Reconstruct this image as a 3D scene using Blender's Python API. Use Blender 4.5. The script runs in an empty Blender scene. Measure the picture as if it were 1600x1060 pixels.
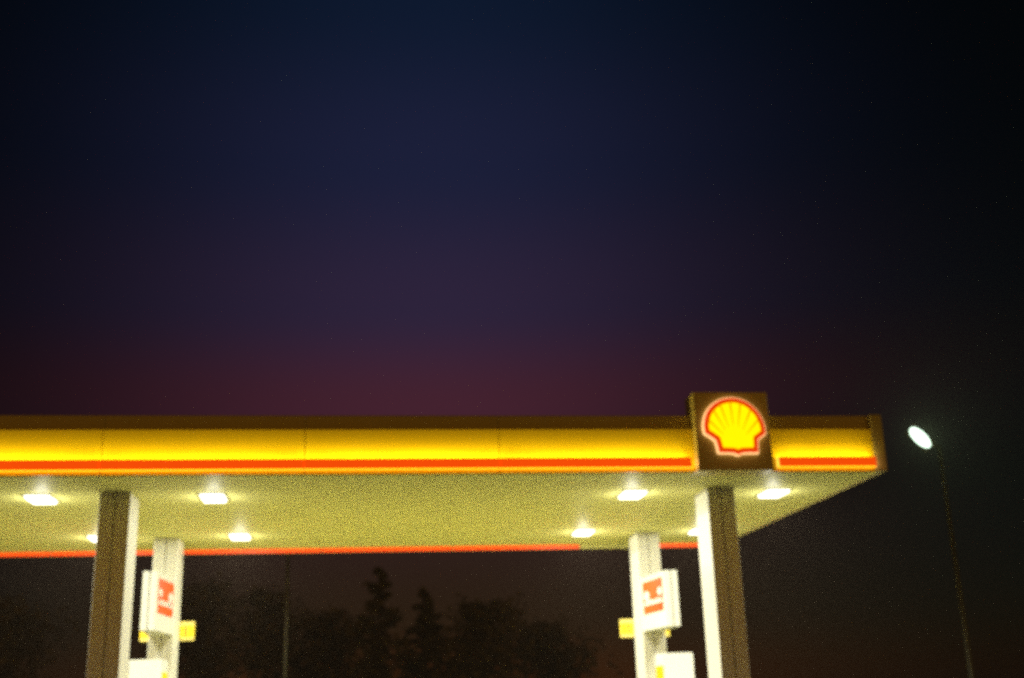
import bpy, bmesh, math, random
from mathutils import Vector, Matrix

random.seed(7)
sc = bpy.context.scene
COL = sc.collection
PI = math.pi

# ------------------------------------------------------------------ helpers
def obj(name, bm, mat, parent=None, loc=(0, 0, 0), smooth=False):
    me = bpy.data.meshes.new(name)
    bmesh.ops.recalc_face_normals(bm, faces=bm.faces[:])
    bm.to_mesh(me)
    bm.free()
    o = bpy.data.objects.new(name, me)
    COL.objects.link(o)
    if mat is not None:
        for m in (mat if isinstance(mat, (list, tuple)) else [mat]):
            me.materials.append(m)
    if smooth:
        for p in me.polygons:
            p.use_smooth = True
    o.location = loc
    if parent is not None:
        o.parent = parent
    return o

def tag(o, label, cat, group=None):
    o["label"] = label
    o["category"] = cat
    if group:
        o["group"] = group
    return o

def thing(name, label, cat, loc=(0, 0, 0), rotz=0.0, group=None):
    o = bpy.data.objects.new(name, None)
    COL.objects.link(o)
    o.location = loc
    o.rotation_euler = (0, 0, rotz)
    o.empty_display_size = 0.2
    return tag(o, label, cat, group)

def struct(o, kind="structure"):
    o["kind"] = kind
    return o

def dup(root, loc, rotz, label):
    r = root.copy()
    COL.objects.link(r)
    r.location = loc
    r.rotation_euler = (0, 0, rotz)
    r["label"] = label
    for ch in list(root.children):
        c = ch.copy()
        COL.objects.link(c)
        c.parent = r
        for g in list(ch.children):
            d = g.copy()
            COL.objects.link(d)
            d.parent = c
    return r

def NB():
    return bmesh.new()

def box(bm, x0, x1, y0, y1, z0, z1, bev=0.0, mi=0):
    m = Matrix.Translation(((x0+x1)/2, (y0+y1)/2, (z0+z1)/2)) @ Matrix.Diagonal((abs(x1-x0), abs(y1-y0), abs(z1-z0), 1))
    r = bmesh.ops.create_cube(bm, size=1.0, matrix=m)
    vs = r["verts"]
    fs = set(f for v in vs for f in v.link_faces)
    for f in fs:
        f.material_index = mi
    if bev > 0:
        es = list(set(e for v in vs for e in v.link_edges))
        bmesh.ops.bevel(bm, geom=es, offset=bev, segments=2, affect="EDGES", profile=0.5)
    return vs

def tube(bm, pts, radii, n=12, cap=True):
    """swept tube along pts with a radius per point"""
    rings = []
    pts = [Vector(p) for p in pts]
    for i, p in enumerate(pts):
        t = (pts[min(i+1, len(pts)-1)] - pts[max(i-1, 0)]).normalized()
        a = Vector((0, 0, 1)) if abs(t.z) < 0.9 else Vector((1, 0, 0))
        u = t.cross(a).normalized()
        v = t.cross(u).normalized()
        r = radii[i] if isinstance(radii, (list, tuple)) else radii
        rings.append([bm.verts.new(p + (u*math.cos(k*2*PI/n) + v*math.sin(k*2*PI/n))*r) for k in range(n)])
    for a, b in zip(rings, rings[1:]):
        for k in range(n):
            bm.faces.new((a[k], a[(k+1) % n], b[(k+1) % n], b[k]))
    if cap:
        bm.faces.new(rings[0][::-1])
        bm.faces.new(rings[-1])

def prism(bm, poly, y0, y1):
    """2-D outline (x,z) pushed between y0 and y1"""
    a = [bm.verts.new((x, y0, z)) for x, z in poly]
    b = [bm.verts.new((x, y1, z)) for x, z in poly]
    n = len(poly)
    bm.faces.new(a)
    bm.faces.new(b[::-1])
    for i in range(n):
        bm.faces.new((a[i], b[i], b[(i+1) % n], a[(i+1) % n]))

def strip_x(bm, prof, x0, x1, cap=True):
    """closed profile (y,z) pushed along x"""
    a = [bm.verts.new((x0, y, z)) for y, z in prof]
    b = [bm.verts.new((x1, y, z)) for y, z in prof]
    n = len(prof)
    for i in range(n):
        bm.faces.new((a[i], a[(i+1) % n], b[(i+1) % n], b[i]))
    if cap:
        bm.faces.new(a)
        bm.faces.new(b[::-1])

def offset_poly(poly, d):
    """inward mitred offset of a closed outline"""
    n = len(poly)
    area = sum(poly[i][0]*poly[(i+1) % n][1] - poly[(i+1) % n][0]*poly[i][1] for i in range(n))
    s = 1 if area > 0 else -1
    out = []
    for i in range(n):
        p0, p1, p2 = Vector(poly[i-1]), Vector(poly[i]), Vector(poly[(i+1) % n])
        e1, e2 = (p1-p0).normalized(), (p2-p1).normalized()
        n1, n2 = Vector((-e1.y, e1.x))*s, Vector((-e2.y, e2.x))*s
        b = (n1+n2)
        b = b / max(0.35, b.length_squared) * 2
        q = p1 + b*d
        out.append((q.x, q.y))
    return out

# ------------------------------------------------------------------ materials
def nt(name):
    m = bpy.data.materials.new(name)
    m.use_nodes = True
    t = m.node_tree
    return m, t, t.nodes["Principled BSDF"]

def paint(name, col, rough=0.5, var=0.12, scale=3.0, bump=0.0, bscale=60.0, metal=0.0, spec=0.5, streak=False):
    """painted / plain surface with uneven wear"""
    m, t, b = nt(name)
    N, L = t.nodes, t.links
    tc = N.new("ShaderNodeTexCoord")
    mp = N.new("ShaderNodeMapping")
    if streak:
        mp.inputs["Scale"].default_value = (1, 1, 0.12)
    nz = N.new("ShaderNodeTexNoise")
    nz.inputs["Scale"].default_value = scale
    nz.inputs["Detail"].default_value = 6
    nz.inputs["Roughness"].default_value = 0.6
    L.new(tc.outputs["Object"], mp.inputs["Vector"])
    L.new(mp.outputs["Vector"], nz.inputs["Vector"])
    mix = N.new("ShaderNodeMixRGB")
    mix.inputs[1].default_value = (col[0]*(1-var), col[1]*(1-var*1.1), col[2]*(1-var*1.3), 1)
    mix.inputs[2].default_value = (min(1, col[0]*(1+var*.5)), min(1, col[1]*(1+var*.5)), min(1, col[2]*(1+var*.5)), 1)
    L.new(nz.outputs["Fac"], mix.inputs[0])
    L.new(mix.outputs[0], b.inputs["Base Color"])
    rr = N.new("ShaderNodeMapRange")
    rr.inputs["To Min"].default_value = max(0.03, rough-0.1)
    rr.inputs["To Max"].default_value = min(1, rough+0.1)
    L.new(nz.outputs["Fac"], rr.inputs["Value"])
    L.new(rr.outputs[0], b.inputs["Roughness"])
    b.inputs["Metallic"].default_value = metal
    b.inputs["Specular IOR Level"].default_value = spec
    if bump > 0:
        n2 = N.new("ShaderNodeTexNoise")
        n2.inputs["Scale"].default_value = bscale
        n2.inputs["Detail"].default_value = 4
        L.new(tc.outputs["Object"], n2.inputs["Vector"])
        bp = N.new("ShaderNodeBump")
        bp.inputs["Strength"].default_value = bump
        bp.inputs["Distance"].default_value = 0.01
        L.new(n2.outputs["Fac"], bp.inputs["Height"])
        L.new(bp.outputs["Normal"], b.inputs["Normal"])
    return m

def glow(name, col, strength, base=None, var=0.06, scale=2.5):
    """lit lens / back-lit plastic: emission with slight unevenness of the plastic"""
    m, t, b = nt(name)
    N, L = t.nodes, t.links
    base = base or col
    b.inputs["Base Color"].default_value = (*base, 1)
    b.inputs["Roughness"].default_value = 0.35
    b.inputs["Emission Color"].default_value = (*col, 1)
    tc = N.new("ShaderNodeTexCoord")
    nz = N.new("ShaderNodeTexNoise")
    nz.inputs["Scale"].default_value = scale
    nz.inputs["Detail"].default_value = 3
    L.new(tc.outputs["Object"], nz.inputs["Vector"])
    mr = N.new("ShaderNodeMapRange")
    mr.inputs["To Min"].default_value = strength*(1-var)
    mr.inputs["To Max"].default_value = strength*(1+var)
    L.new(nz.outputs["Fac"], mr.inputs["Value"])
    L.new(mr.outputs[0], b.inputs["Emission Strength"])
    return m

LAMP_W = 310.0
FLOOD_W = 320.0
LAMP = (1.0, 0.985, 0.86)
M = {}
M["lens"] = glow("lamp_lens", LAMP, 12.0, (0.9, 0.9, 0.85))
M["lens_side"] = glow("lamp_lens_side", LAMP, 14.0, (0.9, 0.9, 0.85))
M["lens_frame"] = paint("lamp_frame", (0.55, 0.54, 0.48), 0.4)
M["column"] = paint("column_enamel", (0.70, 0.68, 0.55), 0.42, 0.10, 1.6, streak=True)
M["column_dark"] = paint("column_joint", (0.12, 0.11, 0.09), 0.6)
M["yellow"] = paint("yellow_enamel", (0.86, 0.61, 0.005), 0.42, 0.06, 2.0, streak=True)
M["trim"] = paint("grey_trim", (0.52, 0.43, 0.20), 0.5, 0.14, 2.0, streak=True)
M["corner"] = paint("corner_trim", (0.32, 0.25, 0.10), 0.5, 0.14, 2.0, streak=True)
M["signbox"] = paint("sign_box_enamel", (0.56, 0.46, 0.16), 0.45, 0.10, 3.0, streak=True)
M["bar_red"] = glow("red_light_bar", (1.0, 0.080, 0.0015), 0.84, (0.7, 0.03, 0.005), 0.05)
M["bar_wash"] = glow("bar_wash_lens", (1.0, 0.80, 0.20), 17.0, (0.8, 0.7, 0.5))
M["bar_under"] = glow("bar_under_lens", (1.0, 0.42, 0.006), 2.2, (0.8, 0.4, 0.1))
M["bar_end"] = glow("bar_end_lens", (1.0, 0.60, 0.28), 7.0, (0.8, 0.7, 0.5))
M["bar_tip"] = glow("bar_tip_lens", (1.0, 0.66, 0.06), 1.3, (0.8, 0.6, 0.2))
M["lip_red"] = glow("backlit_red_lip", (1.0, 0.065, 0.002), 0.72, (0.7, 0.05, 0.01), 0.10)
M["lip_orange"] = glow("backlit_orange_lip", (1.0, 0.13, 0.006), 0.88, (0.7, 0.1, 0.02), 0.10)
M["emb_yellow"] = glow("emblem_yellow", (1.0, 0.84, 0.0), 1.12, (0.8, 0.6, 0.01), 0.04)
M["emb_rib"] = glow("emblem_rib", (0.86, 0.30, 0.0), 0.75, (0.6, 0.2, 0.0), 0.05)
M["emb_red"] = glow("emblem_red", (0.85, 0.055, 0.0015), 0.82, (0.6, 0.03, 0.0), 0.05)
M["emb_halo"] = glow("emblem_halo", (1.0, 0.58, 0.24), 1.4, (0.8, 0.6, 0.4), 0.05)  # emission imitating the halation fringe, not a lit part of the sign
M["white"] = paint("white_enamel", (0.72, 0.72, 0.60), 0.4, 0.06, 3.0)
M["pump_white"] = paint("pump_enamel", (0.78, 0.78, 0.68), 0.35, 0.05, 3.0)
M["poster_red"] = paint("poster_red", (0.62, 0.060, 0.006), 0.4, 0.05)
M["poster_white"] = paint("poster_white", (0.86, 0.83, 0.74), 0.4, 0.05)
M["num_yellow"] = paint("number_yellow", (0.66, 0.48, 0.002), 0.45, 0.05)
M["num_pale"] = paint("number_pale", (0.75, 0.62, 0.16), 0.45, 0.05)
M["num_ink"] = paint("number_ink", (0.22, 0.10, 0.005), 0.5, 0.05)
M["black"] = paint("black_rubber", (0.02, 0.02, 0.02), 0.5, 0.2)
M["screen"] = paint("pump_screen", (0.03, 0.04, 0.04), 0.12, 0.2)
M["steel"] = paint("galvanised_steel", (0.09, 0.08, 0.045), 0.45, 0.2, 8.0, metal=0.5)
M["dark_steel"] = paint("dark_steel", (0.06, 0.052, 0.02), 0.5, 0.2, 8.0)
M["deck"] = paint("roof_deck", (0.12, 0.12, 0.12), 0.9, 0.2)
M["trunk"] = paint("bark", (0.06, 0.045, 0.03), 0.9, 0.3, 8.0)
M["leaf"] = paint("dark_foliage", (0.09, 0.075, 0.03), 0.7, 0.35, 1.2)
M["flood"] = glow("flood_lens", (0.72, 1.0, 0.80), 12.0, (0.9, 0.9, 0.9))

for k in ("lens", "flood", "bar_red", "bar_under", "lip_red", "lip_orange", "emb_yellow", "emb_rib", "emb_red", "emb_halo", "bar_tip"):
    M[k].cycles.emission_sampling = "NONE"
M["bar_wash"].cycles.emission_sampling = "FRONT"
M["lens_side"].cycles.emission_sampling = "NONE"
M["bar_end"].cycles.emission_sampling = "FRONT"

def area_lamp(name, col, watts, sx, sy, parent, mat4):
    """the light source itself, right on the face of a lens"""
    d = bpy.data.lights.new(name, "AREA")
    d.shape = "ELLIPSE" if sy < 0.4 else "RECTANGLE"; d.size = sx; d.size_y = sy
    d.color = col; d.energy = watts
    o = bpy.data.objects.new(name, d)
    COL.objects.link(o)
    o.parent = parent
    o.matrix_local = mat4
    return o

def ceiling_mat():
    m, t, b = nt("ceiling_planks")
    N, L = t.nodes, t.links
    tc = N.new("ShaderNodeTexCoord")
    br = N.new("ShaderNodeTexBrick")
    br.offset = 0.0
    br.inputs["Scale"].default_value = 1.0
    br.inputs["Brick Width"].default_value = 5.26
    br.inputs["Row Height"].default_value = 0.30
    br.inputs["Mortar Size"].default_value = 0.006
    br.inputs["Mortar Smooth"].default_value = 0.3
    br.inputs["Bias"].default_value = 0.0
    br.inputs["Color1"].default_value = (0.80, 0.765, 0.28, 1)
    br.inputs["Color2"].default_value = (0.77, 0.735, 0.265, 1)
    br.inputs["Mortar"].default_value = (0.45, 0.43, 0.25, 1)
    L.new(tc.outputs["Object"], br.inputs["Vector"])
    nz = N.new("ShaderNodeTexNoise")
    nz.inputs["Scale"].default_value = 0.8
    nz.inputs["Detail"].default_value = 6
    L.new(tc.outputs["Object"], nz.inputs["Vector"])
    mr = N.new("ShaderNodeMapRange")
    mr.inputs["To Min"].default_value = 0.86
    mr.inputs["To Max"].default_value = 1.08
    L.new(nz.outputs["Fac"], mr.inputs["Value"])
    mx = N.new("ShaderNodeMixRGB")
    mx.blend_type = "MULTIPLY"
    mx.inputs[0].default_value = 1.0
    L.new(br.outputs["Color"], mx.inputs[1])
    L.new(mr.outputs[0], mx.inputs[2])
    L.new(mx.outputs[0], b.inputs["Base Color"])
    b.inputs["Roughness"].default_value = 0.6
    b.inputs["Specular IOR Level"].default_value = 0.12
    bp = N.new("ShaderNodeBump")
    bp.inputs["Strength"].default_value = 0.4
    bp.inputs["Distance"].default_value = 0.006
    bp.invert = True
    L.new(br.outputs["Fac"], bp.inputs["Height"])
    L.new(bp.outputs["Normal"], b.inputs["Normal"])
    return m
M["ceiling"] = ceiling_mat()

def ground_mat(name, c1, c2, scale, rough):
    m, t, b = nt(name)
    N, L = t.nodes, t.links
    tc = N.new("ShaderNodeTexCoord")
    n1 = N.new("ShaderNodeTexNoise")
    n1.inputs["Scale"].default_value = scale
    n1.inputs["Detail"].default_value = 8
    n1.inputs["Roughness"].default_value = 0.65
    L.new(tc.outputs["Object"], n1.inputs["Vector"])
    rp = N.new("ShaderNodeValToRGB")
    rp.color_ramp.elements[0].position = 0.3
    rp.color_ramp.elements[0].color = (*c1, 1)
    rp.color_ramp.elements[1].position = 0.75
    rp.color_ramp.elements[1].color = (*c2, 1)
    L.new(n1.outputs["Fac"], rp.inputs[0])
    L.new(rp.outputs[0], b.inputs["Base Color"])
    b.inputs["Roughness"].default_value = rough
    n2 = N.new("ShaderNodeTexNoise")
    n2.inputs["Scale"].default_value = 120
    L.new(tc.outputs["Object"], n2.inputs["Vector"])
    bp = N.new("ShaderNodeBump")
    bp.inputs["Strength"].default_value = 0.4
    bp.inputs["Distance"].default_value = 0.01
    L.new(n2.outputs["Fac"], bp.inputs["Height"])
    L.new(bp.outputs["Normal"], b.inputs["Normal"])
    return m
M["asphalt"] = ground_mat("asphalt", (0.04, 0.038, 0.032), (0.07, 0.066, 0.056), 0.9, 0.8)
M["concrete"] = ground_mat("forecourt_concrete", (0.48, 0.455, 0.16), (0.59, 0.56, 0.21), 0.5, 0.75)
M["kerb"] = ground_mat("island_concrete", (0.36, 0.34, 0.28), (0.45, 0.42, 0.35), 2.0, 0.8)
M["grass"] = ground_mat("verge_grass", (0.02, 0.03, 0.012), (0.045, 0.06, 0.02), 1.5, 0.95)

# ------------------------------------------------------------------ measured layout (metres)
HC = 4.60                       # soffit height
YF, YB = 15.64, 23.30           # front / back edge of the canopy
XL, XR = -8.62, 7.47            # ends of the canopy
COLS = [(-3.394, 16.862), (-3.394, 21.51), (5.375, 16.862), (5.375, 21.51)]
CW, CD = 0.423, 0.668

# ------------------------------------------------------------------ ground
bm = NB(); box(bm, -400, 400, -60, 600, -0.5, 0.0)
g = struct(obj("ground", bm, M["grass"]))
bm = NB(); box(bm, -60, 60, -40, 40, -0.02, 0.004)
struct(obj("road", bm, M["asphalt"]))
bm = NB(); box(bm, XL-3, XR+3, YF+1.3, YB+3.0, -0.016, 0.008)
struct(obj("forecourt", bm, M["concrete"]))

# ------------------------------------------------------------------ canopy
can = thing("station_canopy", "wide flat petrol station canopy with yellow fascia, red light bar and four pale columns", "canopy", (0, YF, 0))
def C(name, bm, mat, parent=can, **k):
    o = obj(name, bm, mat, **k)
    o.parent = parent
    if parent is can:
        o.matrix_parent_inverse = Matrix.Translation((0, -YF, 0))
    return o

bm = NB(); box(bm, XL+0.10, XR-0.10, YF+0.10, YB-0.05, HC, HC+0.06)
C("ceiling", bm, M["ceiling"])
bm = NB(); box(bm, XL+0.12, XR-0.12, YF+0.12, YB-0.12, HC+0.30, 5.38)
C("roof_deck", bm, M["deck"])

# front fascia: yellow panels between joints, recessed top trim, light bar
Z_LIP, Z_PAN, Z_TOP = 4.601, 5.21, 5.428
BY0, BY1 = YF-0.105, YF-0.004            # light bar depth
BZ0, BZ1 = 4.650, 4.786                  # light bar height
SX0, SX1 = 4.655, 5.735                  # sign box
joints = [XL, -5.99, -3.36, -0.73, 1.90, SX0]
segs = [(a, b) for a, b in zip(joints, joints[1:])] + [(SX1, 7.29)]
for a, b in segs:
    bm = NB(); box(bm, a+0.004, b-0.004, YF, YF+0.05, Z_LIP, Z_PAN, 0.004)
    C("fascia_panel", bm, M["yellow"])
bars = [(a, b) for a, b in zip(joints, joints[1:-1])] + [(1.90, 4.575), (5.83, 7.265)]
for a, b in bars:
    bm = NB()
    x0, x1 = a+0.002, b-0.002
    v = [(x, y, z) for x in (x0, x1) for y in (BY0, BY1) for z in (BZ0, BZ1)]
    V = [bm.verts.new(q) for q in v]
    def q(i, mi):
        f = bm.faces.new([V[k] for k in i]); f.material_index = mi
    q((0, 4, 5, 1), 0)      # front
    q((2, 3, 7, 6), 0)      # back
    q((1, 5, 7, 3), 1)      # top, washes the panel
    q((0, 2, 6, 4), 2)      # underside
    q((0, 1, 3, 2), 4 if a == 5.83 else 0); q((4, 6, 7, 5), 3 if b in (4.575, 7.265) else 0)
    C("light_bar", bm, [M["bar_red"], M["bar_wash"], M["bar_under"], M["bar_end"], M["bar_tip"]])
# mounting plates closing each bar joint (dark)
for a, b in ((XL, SX0), (SX1, 7.29)):
    bm = NB()
    prof = [(YF+0.07, Z_PAN+0.001), (YF+0.07, Z_TOP-0.02), (YF+0.09, Z_TOP), (YF+0.118, Z_TOP), (YF+0.118, Z_PAN+0.001)]
    js = [a] + [j for j in (-5.99, -3.36, -0.73, 1.90) if a < j < b] + [b]
    for p, r in zip(js, js[1:]):
        strip_x(bm, prof, p+0.003, r-0.003)
    C("top_trim", bm, M["trim"])
# corner piece and right end fascia
bm = NB()
box(bm, 7.292, XR, YF-0.004, YF+0.14, Z_LIP, Z_TOP, 0.012)
C("corner_panel", bm, M["corner"])
bm = NB()
box(bm, XR-0.055, XR-0.004, YF+0.145, YB-0.13, Z_LIP, Z_PAN, 0.004)
box(bm, XR-0.10, XR-0.06, YF+0.145, YB-0.13, Z_PAN+0.001, Z_TOP)
C("end_fascia", bm, M["trim"])
bm = NB()
box(bm, XL+0.004, XL+0.055, YF+0.06, YB-0.13, Z_LIP, Z_PAN, 0.004)
box(bm, XL+0.06, XL+0.10, YF+0.12, YB-0.13, Z_PAN+0.001, Z_TOP)
C("end_fascia", bm, M["trim"])
# back edge: fascia that hangs below the soffit, its inner lip glowing red
bm = NB(); box(bm, XL, XR, YB, YB+0.06, 4.522, Z_TOP)
C("back_fascia", bm, M["trim"])
bj = [XL, -5.80, -3.30, -0.72, 1.85, 4.40]
for a, b in list(zip(bj, bj[1:])) + [(5.50, XR-0.14)]:
    bm = NB()
    box(bm, a+0.012, b-0.012, YB-0.03, YB-0.002, 4.522, 4.560, 0.004, 0)
    box(bm, a+0.012, b-0.012, YB-0.03, YB-0.002, 4.563, 4.598, 0.004, 1)
    C("backlit_lip", bm, [M["lip_red"], M["lip_orange"]])
bm = NB(); box(bm, 4.405, 5.495, YB-0.04, YB-0.002, 4.524, 4.598, 0.004)
C("plain_lip", bm, M["ceiling"])

# columns: two folded sheet halves with a joint down each broad face
def column(x, y):
    bm = NB()
    g = 0.007
    for s in (-1, 1):
        a, b = (x-CW/2, x-g) if s < 0 else (x+g, x+CW/2)
        vs = box(bm, a, b, y, y+CD, 0.0, HC-0.002, 0.010)
    c = C("column", bm, M["column"])
    bm = NB(); box(bm, x-g-0.001, x+g+0.001, y+0.012, y+CD-0.012, 0.0, HC-0.003)
    j = C("joint", bm, M["column_dark"], parent=c)
    return c
for x, y in COLS:
    column(x, y)

# ------------------------------------------------------------------ soffit lamps
lamp_labels = {
    (0, 0): "bright square ceiling lamp at the far left, before the brown front column",
    (1, 0): "bright square ceiling lamp just right of the brown front left column",
    (2, 0): "bright square ceiling lamp just left of the white-edged front right column",
    (3, 0): "bright ceiling lamp right of the front right column, nearest the canopy corner",
    (0, 1): "rear ceiling lamp peeping out left of the brown front left column",
    (1, 1): "rear ceiling lamp just right of the back left column with its poster sign",
    (2, 1): "rear ceiling lamp left of the back right column, over the end of the red line",
    (3, 1): "rear ceiling lamp almost hidden behind the white edge of the front right column",
}
proto = None
LX = [-4.52, -2.11, 4.14, 6.38]
LY = [17.36, 21.45]
for (i, j), lab in lamp_labels.items():
    loc = (LX[i], LY[j], HC)
    if proto is None:
        proto = thing("canopy_lamp", lab, "ceiling lamp", loc, 0, "square lamps in the canopy ceiling")
        bm = NB()
        for x0, x1, y0, y1 in ((-.20, .20, -.315, -.285), (-.20, .20, .285, .315), (-.20, -.17, -.285, .285), (.17, .20, -.285, .285)):
            box(bm, x0, x1, y0, y1, -0.006, -0.001)
        obj("frame", bm, M["lens_frame"], proto)
        bm = NB()
        r = bmesh.ops.create_cube(bm, size=1.0, matrix=Matrix.Translation((0, 0, -0.0225)) @ Matrix.Diagonal((0.33, 0.56, 0.043, 1)))
        for v in bm.verts:
            if v.co.z < -0.02:
                v.co.x *= 0.92; v.co.y *= 0.92
        bm.normal_update()
        for f in bm.faces:
            f.material_index = 1 if abs(f.normal.z) < 0.5 else 0
        obj("lens", bm, [M["lens"], M["lens_side"]], proto)
        area_lamp("light", LAMP, LAMP_W, 0.30, 0.51, proto, Matrix.Translation((0, 0, -0.046)))
        # sideways spill of the drop lens that grazes the ceiling around it
        d = bpy.data.lights.new("side_light", "POINT")
        d.color = LAMP; d.energy = 15.0; d.shadow_soft_size = 0.03
        o = bpy.data.objects.new("side_light", d)
        COL.objects.link(o)
        o.parent = proto
        o.location = (0, 0, -0.14)
    else:
        dup(proto, loc, 0, lab)

# ------------------------------------------------------------------ emblem sign
sg = thing("emblem_sign", "tall brown sign box with a glowing yellow and red scallop shell, on the canopy edge", "sign", ((SX0+SX1)/2, YF, 4.592))
SW = SX1-SX0
bm = NB()
box(bm, -SW/2, SW/2, -0.135, 0.30, 0.0, 1.125, 0.012)
obj("sign_box", bm, M["signbox"], sg)
ox = [(555,172),(625,178),(690,197),(750,232),(805,282),(850,345),(880,420),(893,490),(893,540),(850,570),(808,600),(806,650),(800,733),(700,733),(640,736),(596,757),(555,738),(500,733),(398,731),(388,665),(374,605),(320,565),(268,532),(262,470),(272,400),(300,325),(345,265),(400,220),(470,187)]
def to_m(p):
    px, py = 1060+p[0]/6.625, 600+p[1]/6.625
    # emblem spans 1098-1196 px over 0.895 m
    return ((px-1147.0)*0.00920+0.005, (707.0-py)*0.00920+0.275)
outer = [to_m(p) for p in ox]
# smooth the fan part a little
def smooth_outline(poly, n=3):
    out = []
    N = len(poly)
    for i in range(N):
        p0, p1, p2, p3 = (Vector(poly[(i+k-1) % N]) for k in range(4))
        a1 = (p1-p0).angle_signed(p2-p1, 0); a2 = (p2-p1).angle_signed(p3-p2, 0)
        out.append((p1.x, p1.y))
        if abs(a1) < 0.5 and abs(a2) < 0.5 and p1.y > 0.38:
            for k in range(1, n):
                t = k/n
                v = 0.5*((2*p1)+(p2-p0)*t+(2*p0-5*p1+4*p2-p3)*t*t+(3*p1-p0-3*p2+p3)*t**3)
                out.append((v.x, v.y))
    return out
outer = smooth_outline(outer)
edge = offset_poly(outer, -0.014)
inner = offset_poly(outer, 0.068)
bm = NB(); prism(bm, edge, -0.180, -0.1355)  # glowing plate reaching past the rim, paints the halation around the shell
em = obj("emblem", bm, M["emb_halo"], sg)
bm = NB(); prism(bm, outer, -0.198, -0.181)
obj("emblem_rim", bm, M["emb_red"], em)
bm = NB(); prism(bm, inner, -0.206, -0.199)
obj("emblem_face", bm, M["emb_yellow"], em)
# tapering ribs fanning out from the hinge
bm = NB()
hinge = Vector((0.0, 0.315))
tops = [(-0.385, 0.545), (-0.355, 0.695), (-0.245, 0.845), (-0.115, 0.925), (0.018, 0.945), (0.15, 0.915), (0.272, 0.825), (0.365, 0.685)]
tops = [to_m(p) for p in ((310,402),(365,298),(440,235),(548,205),(655,232),(752,305),(822,405))]
for tx, tz in tops:
    tp = Vector((tx, tz)); d = (tp-hinge); q = hinge + d*0.47
    nrm = Vector((-d.y, d.x)).normalized()
    prism(bm, [tuple(tp+nrm*0.0115), tuple(tp-nrm*0.0115), tuple(q-nrm*0.003), tuple(q+nrm*0.003)], -0.210, -0.207)
obj("emblem_ribs", bm, M["emb_rib"], em)

# ------------------------------------------------------------------ pump islands
def island(x, label):
    t = thing("pump_island", label, "kerb island", (x, 19.5, 0.008), 0, "islands the pumps and columns stand on")
    bm = NB(); box(bm, -0.62, 0.62, -3.5, 3.5, 0.0, 0.13, 0.03)
    obj("kerb", bm, M["kerb"], t)
    # a bollard-like steel hoop at the near end
    bm = NB()
    pts = [(-.45, -3.25, .13), (-.45, -3.25, .75)] + [(-.45*math.cos(a), -3.25, .75+.12*math.sin(a)) for a in [k*PI/8 for k in range(1, 8)]] + [(.45, -3.25, .75), (.45, -3.25, .13)]
    tube(bm, pts, 0.038, 12)
    obj("guard_hoop", bm, M["steel"], t, smooth=True)
island(-3.394, "low concrete island under the left pair of columns")
island(5.375, "low concrete island under the right pair of columns")

# ------------------------------------------------------------------ pumps
def pump(x, top, inner_sign, label):
    """slim dispenser: tall white head, plinth, screen, nozzles on both flanks"""
    z0 = 0.138
    h = top - z0
    t = thing("fuel_pump", label, "fuel pump", (x, 19.86, z0), 0, "fuel pumps between the columns")
    w, d = 0.255, 0.62
    bm = NB(); box(bm, -w-0.02, w+0.02, -0.02, d+0.02, 0.0, 0.14, 0.01)
    obj("plinth", bm, M["column_dark"], t)
    bm = NB(); box(bm, -w, w, 0.0, d, 0.14, h, 0.022)
    b = obj("cabinet", bm, M["pump_white"], t)
    for s in (-1, 1):
        bm = NB()
        box(bm, s*(w-0.004), s*(w+0.018), 0.08, d-0.08, 0.30, h-0.20, 0.006)
        p = obj("side_panel", bm, M["num_yellow"], t)
        bm = NB()
        box(bm, s*(w+0.0185), s*(w+0.026), 0.16, d-0.16, 1.25, 1.60, 0.003)
        obj("display", bm, M["screen"], p)
        for k in (0, 1):
            yy = 0.18 + 0.26*k
            bm = NB()
            tube(bm, [(s*(w+.05), yy, 1.02), (s*(w+.075), yy, 0.90), (s*(w+.06), yy, 0.72)], [0.022, 0.03, 0.018], 10)
            box(bm, s*(w+0.018), s*(w+0.10), yy-0.03, yy+0.03, 0.98, 1.10, 0.01)
            n = obj("nozzle", bm, M["black"], t, smooth=True)
            bm = NB()
            pts = []
            for q_ in range(13):
                u = q_/12
                pts.append((s*(w+0.06+0.16*math.sin(PI*u)), yy+0.02*u, 0.74 - 0.50*math.sin(PI*u*0.9) + 0.9*u))
            tube(bm, pts, 0.014, 8)
            obj("hose", bm, M["black"], n, smooth=True)
pump(-3.35, 2.44, 1, "white fuel pump top at the foot of the back left column")
pump(5.36, 2.33, -1, "white fuel pump top at the foot of the back right column")

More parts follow.
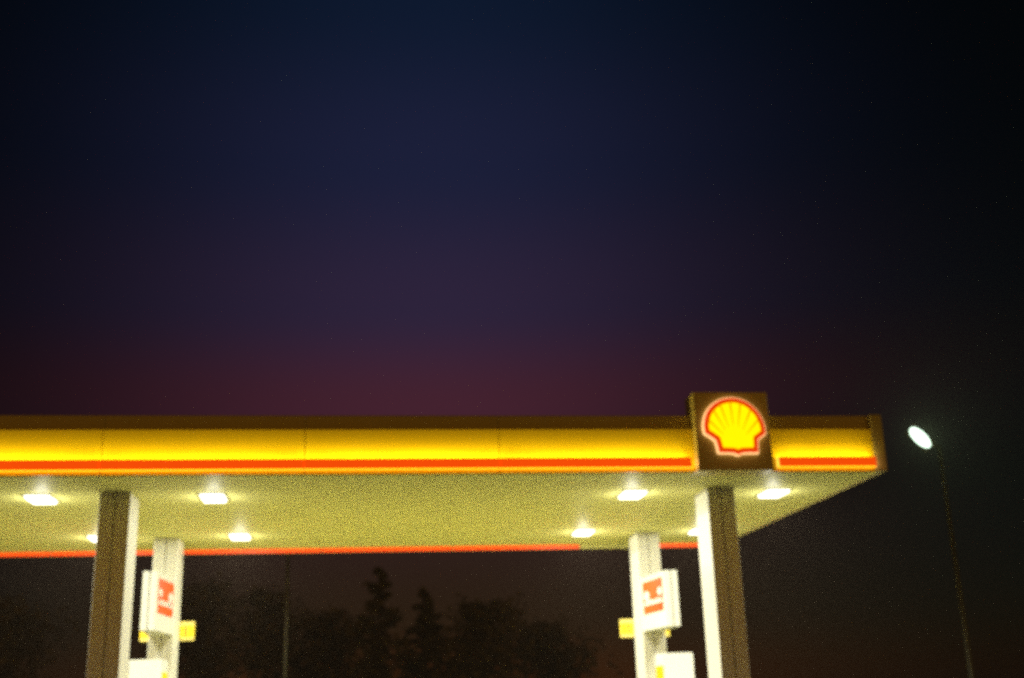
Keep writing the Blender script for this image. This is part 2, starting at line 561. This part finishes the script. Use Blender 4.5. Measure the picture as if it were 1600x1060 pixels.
# ------------------------------------------------------------------ wedge poster signs on the back columns
def wedge_sign(x, z, label, side):
    t = thing("poster_sign", label, "sign", (x, 21.508, z), 0, "poster signs on the back columns")
    L_, w0, w1, H = 1.45, 0.112, 0.205, 0.95
    bm = NB()
    # two tapered leaves with a groove between them
    for s in (-1, 1):
        a = [(s*0.010, -L_), (s*w0, -L_), (s*w1, -0.002), (s*0.010, -0.002)]
        if s < 0:
            a = a[::-1]
        lo = [bm.verts.new((px, py, 0)) for px, py in a]
        hi = [bm.verts.new((px, py, H)) for px, py in a]
        bm.faces.new(lo[::-1]); bm.faces.new(hi)
        for i in range(4):
            bm.faces.new((lo[i], lo[(i+1) % 4], hi[(i+1) % 4], hi[i]))
    es = [e for e in bm.edges if e.is_manifold]
    bmesh.ops.bevel(bm, geom=es, offset=0.007, segments=2, affect="EDGES")
    cab = obj("cabinet", bm, M["white"], t)
    bm = NB(); box(bm, -0.012, 0.012, -L_+0.02, -0.02, 0.01, H-0.01)
    obj("spine", bm, M["column_dark"], t)
    ang = math.atan2(w1-w0, L_)
    for s in (-1, 1):
        def place(o):
            # local frame: u along the leaf away from the camera, v up
            o.location = (s*(w0+0.0015), -L_, 0)
            o.rotation_euler = (0, 0, -s*ang)
        u0, u1 = 0.16, 1.30
        bm = NB(); box(bm, 0 if s > 0 else -0.006, 0.006 if s > 0 else 0, u0, u1, 0.31*H, 0.90*H)
        p = obj("poster", bm, M["poster_red"], t); place(p)
        def el(bm, cu, cz, ru, rz, n=20):
            xs = (0.0065, 0.0095) if s > 0 else (-0.0095, -0.0065)
            A = [bm.verts.new((xs[0], cu+ru*math.cos(k*2*PI/n), cz+rz*math.sin(k*2*PI/n))) for k in range(n)]
            B = [bm.verts.new((xs[1], cu+ru*math.cos(k*2*PI/n), cz+rz*math.sin(k*2*PI/n))) for k in range(n)]
            bm.faces.new(A); bm.faces.new(B[::-1])
            for k in range(n):
                bm.faces.new((A[k], B[k], B[(k+1) % n], A[(k+1) % n]))
        bm = NB()
        fl = lambda u: u
        # near blob high, far blob low on the right sign; the left poster shows the same print
        el(bm, 0.31, 0.66*H, 0.12, 0.075*H)
        el(bm, 1.08, 0.64*H, 0.17, 0.085*H)
        xs = (0.0065, 0.0095) if s > 0 else (-0.0095, -0.0065)
        box(bm, xs[0], xs[1], u0+0.03, u1-0.05, 0.455*H, 0.515*H)
        el(bm, 0.45, 0.515*H, 0.22, 0.03*H)
        el(bm, 0.95, 0.52*H, 0.22, 0.04*H)
        obj("poster_print", bm, M["poster_white"], p)
    return t
wedge_sign(-3.394, 2.90, "white wedge sign with a red poster on the back left column", 1)
wedge_sign(5.375, 2.775, "white wedge sign with a red poster on the back right column", -1)

# ------------------------------------------------------------------ yellow number flags behind the back columns
def text_mesh(ch, size):
    cu = bpy.data.curves.new("digit", "FONT")
    cu.body = ch; cu.size = size; cu.align_x = "CENTER"; cu.align_y = "CENTER"
    cu.extrude = 0.002
    o = bpy.data.objects.new("digit", cu)
    COL.objects.link(o)
    dg = bpy.context.evaluated_depsgraph_get()
    me = bpy.data.meshes.new_from_object(o.evaluated_get(dg))
    bpy.data.objects.remove(o)
    return me
def flags(x, z, digit, label):
    t = thing("number_sign", label, "pump number sign", (x, 22.20, z), 0, "yellow number boards on the back columns")
    bm = NB(); box(bm, -0.46, 0.46, 0.030, 0.05, 0.10, 0.24)
    obj("bracket", bm, M["steel"], t)
    for s in (-1, 1):
        bm = NB(); box(bm, s*0.215, s*0.475, -0.012, 0.028, 0.0, 0.335, 0.010)
        b = obj("number_board", bm, M["num_pale"], t)
        bm = NB(); box(bm, s*0.225, s*0.472, -0.016, -0.0125, 0.062, 0.262)
        obj("number_field", bm, M["num_yellow"], b)
        me = text_mesh(digit, 0.20)
        me.materials.clear(); me.materials.append(M["num_ink"])
        d = bpy.data.objects.new("number", me)
        COL.objects.link(d)
        d.parent = b
        d.rotation_euler = (PI/2, 0, 0)
        d.location = (s*0.315, -0.0195, 0.162)
flags(-3.394, 2.845, "3", "small yellow number board behind the back left column")
flags(5.375, 2.715, "5", "small yellow number board behind the back right column")

# ------------------------------------------------------------------ flood light on its tall pole
fl = thing("flood_light", "tall thin pole with a glowing greenish white lamp head beside the canopy corner", "lamp post", (15.90, 30.0, 0.004))
bm = NB(); tube(bm, [(0, 0, 0), (0, 0, 0.5), (0, 0, 8.05)], [0.095, 0.085, 0.05], 16)
obj("pole", bm, M["dark_steel"], fl, smooth=True)
bm = NB(); tube(bm, [(0, 0, 7.98), (-0.12, -0.03, 8.04), (-0.28, -0.08, 8.06)], [0.035, 0.03, 0.03], 10)
obj("arm", bm, M["steel"], fl, smooth=True)
# head: long axis up and to the left, lens facing the station and the camera
ax = Vector((-0.70, -0.05, 0.66)).normalized()
nr = Vector((0.05, -1.0, 0.0)); nr = (nr - ax*nr.dot(ax)).normalized()
sd = ax.cross(nr).normalized()
R = Matrix((ax, sd, nr)).transposed().to_4x4()
T = Matrix.Translation((-0.565, -0.10, 8.255)) @ R
def tbox(a, b, c, d, e, f, bev=0.0):
    bm = NB(); box(bm, a, b, c, d, e, f, bev); bmesh.ops.transform(bm, matrix=T, verts=bm.verts[:]); return bm
hd = obj("lamp_head", tbox(-.38, .38, -.20, .20, -0.09, 0.0, 0.02), M["steel"], fl)
bm = NB()
ring = [(0.36*math.cos(k*2*PI/32), 0.18*math.sin(k*2*PI/32)) for k in range(32)]
va = [bm.verts.new((p, q, 0.001)) for p, q in ring]; vb = [bm.verts.new((p*.92, q*.9, 0.03)) for p, q in ring]
bm.faces.new(va[::-1]); bm.faces.new(vb)
for k in range(32):
    bm.faces.new((va[k], va[(k+1) % 32], vb[(k+1) % 32], vb[k]))
bmesh.ops.transform(bm, matrix=T, verts=bm.verts[:])
obj("lens", bm, M["flood"], hd)
area_lamp("light", (0.55, 1.0, 0.70), FLOOD_W, 0.62, 0.30, hd, T @ Matrix.Translation((0, 0, 0.032)) @ Matrix.Rotation(PI, 4, "X"))

# thin mast beyond the canopy
ms = thing("mast", "thin pale pole standing in the dark behind the canopy", "pole", (-1.87, 32.0, 0.004))
bm = NB(); tube(bm, [(0, 0, 0), (0, 0, 3.5), (0, 0, 7.0)], [0.065, 0.055, 0.042], 14)
obj("pole", bm, M["steel"], ms, smooth=True)
bm = NB(); tube(bm, [(0, 0, 7.0), (0, 0, 7.05), (0, 0, 7.10)], [0.055, 0.05, 0.01], 14)
obj("cap", bm, M["steel"], ms, smooth=True)

# ------------------------------------------------------------------ trees
def tree_meshes(h, spread, conifer, seed):
    r = random.Random(seed)
    bt = NB()
    lean = r.uniform(-.25, .25)
    tube(bt, [(0, 0, -0.3), (lean*.2, 0, h*.35), (lean, 0, h*.92)], [h*.022, h*.015, h*.004], 9)
    limbs = []
    n = 46 if conifer else 30
    for k in range(n):
        u = (k+r.random())/n
        if conifer:
            z = h*(.12+.86*u); rr = spread*(1-u)**.8*r.uniform(.7, 1.15)+.12; dz = -0.12*rr
        else:
            z = h*(.22+.62*u); rr = spread*(math.sin(PI*(.22+.72*u))**.7)*r.uniform(.55, 1.1); dz = rr*r.uniform(.25, .65)
        a = r.uniform(0, 2*PI)
        p0 = Vector((lean*z/h, 0, z)); p1 = p0+Vector((rr*math.cos(a), rr*math.sin(a), dz))
        tube(bt, [p0, (p0+p1)/2+Vector((0, 0, .05*rr)), p1], [h*.005, h*.0035, h*.0015], 5)
        limbs.append((p0, p1, rr))
    bl = NB()
    for p0, p1, rr in limbs:
        m = int(22+rr*(26 if conifer else 36))
        for q_ in range(m):
            u = r.uniform(.25, 1.05)
            s = (.16 if conifer else .30)*rr
            c = p0.lerp(p1, u)+Vector((r.gauss(0, s), r.gauss(0, s), r.gauss(0, s*.7)))
            e = r.uniform(.08, .19)
            A = Vector((r.gauss(0, 1), r.gauss(0, 1), r.gauss(0, 1))).normalized()
            B = A.cross(Vector((r.gauss(0, 1), r.gauss(0, 1), r.gauss(0, 1)))).normalized()
            vs = [bl.verts.new(c+A*e*1.5), bl.verts.new(c+B*e*.7), bl.verts.new(c-A*e*1.5), bl.verts.new(c-B*e*.7)]
            bl.faces.new(vs)
    return bt, bl
TR = [  # x, y, height, spread, conifer?, label
    (-8.3, 62, 9.0, 2.6, 0, "dark hazy tree behind the canopy, left of the thin pale pole"),
    (-4.6, 64, 8.6, 2.2, 0, "dark hazy tree rising just right of the thin pale pole"),
    (1.0, 60, 8.5, 2.3, 1, "tallest dark spruce shape midway between pole and right columns"),
    (3.6, 63, 7.7, 2.0, 1, "slimmer dark spruce just right of the tallest one"),
    (6.4, 61, 7.3, 2.6, 0, "broad dark tree in haze, second left of the back right column"),
    (10.2, 65, 6.2, 2.6, 0, "low dark tree in haze, first left of the back right column"),
    (-1.9, 66, 7.3, 2.4, 0, "low rounded dark tree between the pale pole and the tallest spruce"),
    (-17.0, 60, 8.0, 2.8, 0, "dark tree in the gloom left of the front left column"),
]
for i, (x, y, h, s, cf, lab) in enumerate(TR):
    t = thing("spruce_tree" if cf else "broadleaf_tree", lab, "tree", (x, y, 0), 0, "dark trees behind the canopy")
    bt, bl = tree_meshes(h, s, cf, 40+i)
    obj("trunk", bt, M["trunk"], t)
    obj("crown", bl, M["leaf"], t)

# ------------------------------------------------------------------ night haze
HZ = 0.0004
m = bpy.data.materials.new("night_haze"); m.use_nodes = True
m.node_tree.nodes.clear()
mo = m.node_tree.nodes.new("ShaderNodeOutputMaterial")
pv = m.node_tree.nodes.new("ShaderNodeVolumePrincipled")
pv.inputs["Color"].default_value = (0.92, 0.72, 0.50, 1)
pv.inputs["Density"].default_value = HZ
pv.inputs["Anisotropy"].default_value = 0.5
m.node_tree.links.new(pv.outputs[0], mo.inputs["Volume"])
bm = NB(); box(bm, -420, 420, -80, 620, -1.5, 13.0)
struct(obj("haze", bm, m), "stuff")

# ------------------------------------------------------------------ sky
w = bpy.data.worlds.new("World"); sc.world = w; w.use_nodes = True
T_ = w.node_tree; N, L = T_.nodes, T_.links
N.clear()
out = N.new("ShaderNodeOutputWorld")
tc = N.new("ShaderNodeTexCoord")
sx = N.new("ShaderNodeSeparateXYZ"); L.new(tc.outputs["Generated"], sx.inputs[0])
def mth(op, a, b=None):
    n = N.new("ShaderNodeMath"); n.operation = op
    for i, v in enumerate((a, b)):
        if v is None: continue
        if isinstance(v, (int, float)): n.inputs[i].default_value = v
        else: L.new(v, n.inputs[i])
    return n.outputs[0]
elev = mth("MULTIPLY", mth("ARCSINE", sx.outputs["Z"]), 180/PI)
azim = mth("MULTIPLY", mth("ARCTAN2", sx.outputs["X"], sx.outputs["Y"]), 180/PI)
def ramp(val, lo, hi, stops):
    mr = N.new("ShaderNodeMapRange"); mr.inputs["From Min"].default_value = lo; mr.inputs["From Max"].default_value = hi
    L.new(val, mr.inputs["Value"])
    r = N.new("ShaderNodeValToRGB"); r.color_ramp.interpolation = "EASE"
    e = r.color_ramp.elements
    while len(e) > 1: e.remove(e[-1])
    for i, (p, c) in enumerate(stops):
        k = e[0] if i == 0 else e.new((p-lo)/(hi-lo))
        k.position = (p-lo)/(hi-lo); k.color = (*c, 1)
    L.new(mr.outputs[0], r.inputs[0])
    return r.outputs[0]
def s2l(*c): return tuple(((v/255)/12.92 if v/255 < .04045 else ((v/255+.055)/1.055)**2.4) for v in c)
# twilight glow: brown-red near the horizon, purple, navy overhead
e_col = ramp(elev, 0, 60, [(0, s2l(58, 26, 3)), (4, s2l(34, 18, 6)), (9, s2l(43, 24, 22)), (14, s2l(67, 31, 45)), (19, s2l(44, 33, 58)), (26, s2l(26, 29, 56)), (34, s2l(12, 23, 45)), (60, s2l(6, 12, 30))])
gz = mth("DIVIDE", mth("SUBTRACT", azim, 3.5), 15.8)
gauss = mth("EXPONENT", mth("MULTIPLY", mth("MULTIPLY", gz, gz), -1.0))
def mixn(a, b, mode="MULTIPLY", f=1.0):
    n = N.new("ShaderNodeMixRGB"); n.blend_type = mode; n.inputs[0].default_value = f
    L.new(a, n.inputs[1]); L.new(b, n.inputs[2]); return n.outputs[0]
cmb = N.new("ShaderNodeCombineXYZ")
for k in range(3):
    L.new(gauss, cmb.inputs[k])
front = mixn(e_col, cmb.outputs[0])
floor_c = N.new("ShaderNodeRGB"); floor_c.outputs[0].default_value = (0.0003, 0.0009, 0.0011, 1)
front = mixn(front, floor_c.outputs[0], "ADD")
# warm low glow added to the sky behind the camera, lights the column fronts
b_el = ramp(elev, -10, 60, [(-10, (0, 0, 0)), (0, (.42, .19, .009)), (12, (.36, .16, .007)), (30, (.04, .018, .002)), (60, (0, 0, 0))])
absaz = mth("ABSOLUTE", azim)
b_az = ramp(absaz, 60, 180, [(60, (0,)*3), (100, (.35,)*3), (150, (1,)*3), (180, (1,)*3)])
back = mixn(b_el, b_az)
tot = mixn(front, back, "ADD")
bg = N.new("ShaderNodeBackground"); L.new(tot, bg.inputs[0]); bg.inputs[1].default_value = 1.0
sky = N.new("ShaderNodeTexSky"); sky.sky_type = "NISHITA"; sky.sun_disc = False
sky.sun_elevation = math.radians(-6.0); sky.sun_rotation = math.radians(10)
bg2 = N.new("ShaderNodeBackground"); L.new(sky.outputs[0], bg2.inputs[0]); bg2.inputs[1].default_value = 0.05
add = N.new("ShaderNodeAddShader")
L.new(bg.outputs[0], add.inputs[0]); L.new(bg2.outputs[0], add.inputs[1])
L.new(add.outputs[0], out.inputs["Surface"])

# ------------------------------------------------------------------ camera
F, YAW, PITCH, ROLL = 1825.5, 0.135, 0.302, -0.0312
cy, sy, cp, sp = math.cos(YAW), math.sin(YAW), math.cos(PITCH), math.sin(PITCH)
fw = Vector((sy*cp, cy*cp, sp)); r0 = Vector((cy, -sy, 0)); u0 = r0.cross(fw)
cr, sr = math.cos(ROLL), math.sin(ROLL)
r1 = r0*cr + u0*sr; u1 = u0*cr - r0*sr
cam = bpy.data.cameras.new("camera")
co = bpy.data.objects.new("camera", cam); COL.objects.link(co)
mw = Matrix((r1, u1, -fw)).transposed().to_4x4(); mw.translation = (0, 0, 1.6)
co.matrix_world = mw
cam.sensor_width = 36.0
cam.lens = 36.0*F/1600
cam.clip_end = 3000
cam.clip_start = 0.05
cam.dof.use_dof = True
cam.dof.focus_distance = 5.6
cam.dof.aperture_fstop = 1.4
sc.camera = co

# ------------------------------------------------------------------ render settings
sc.render.engine = "CYCLES"
sc.cycles.use_denoising = False
sc.cycles.use_adaptive_sampling = False
sc.cycles.max_bounces = 6
sc.cycles.volume_bounces = 0
sc.cycles.sample_clamp_indirect = 1.8
sc.cycles.sample_clamp_direct = 2.2
sc.cycles.filter_width = 1.9
sc.view_settings.view_transform = "Standard"
sc.view_settings.look = "None"
sc.view_settings.exposure = 0.0
sc.view_settings.gamma = 1.0
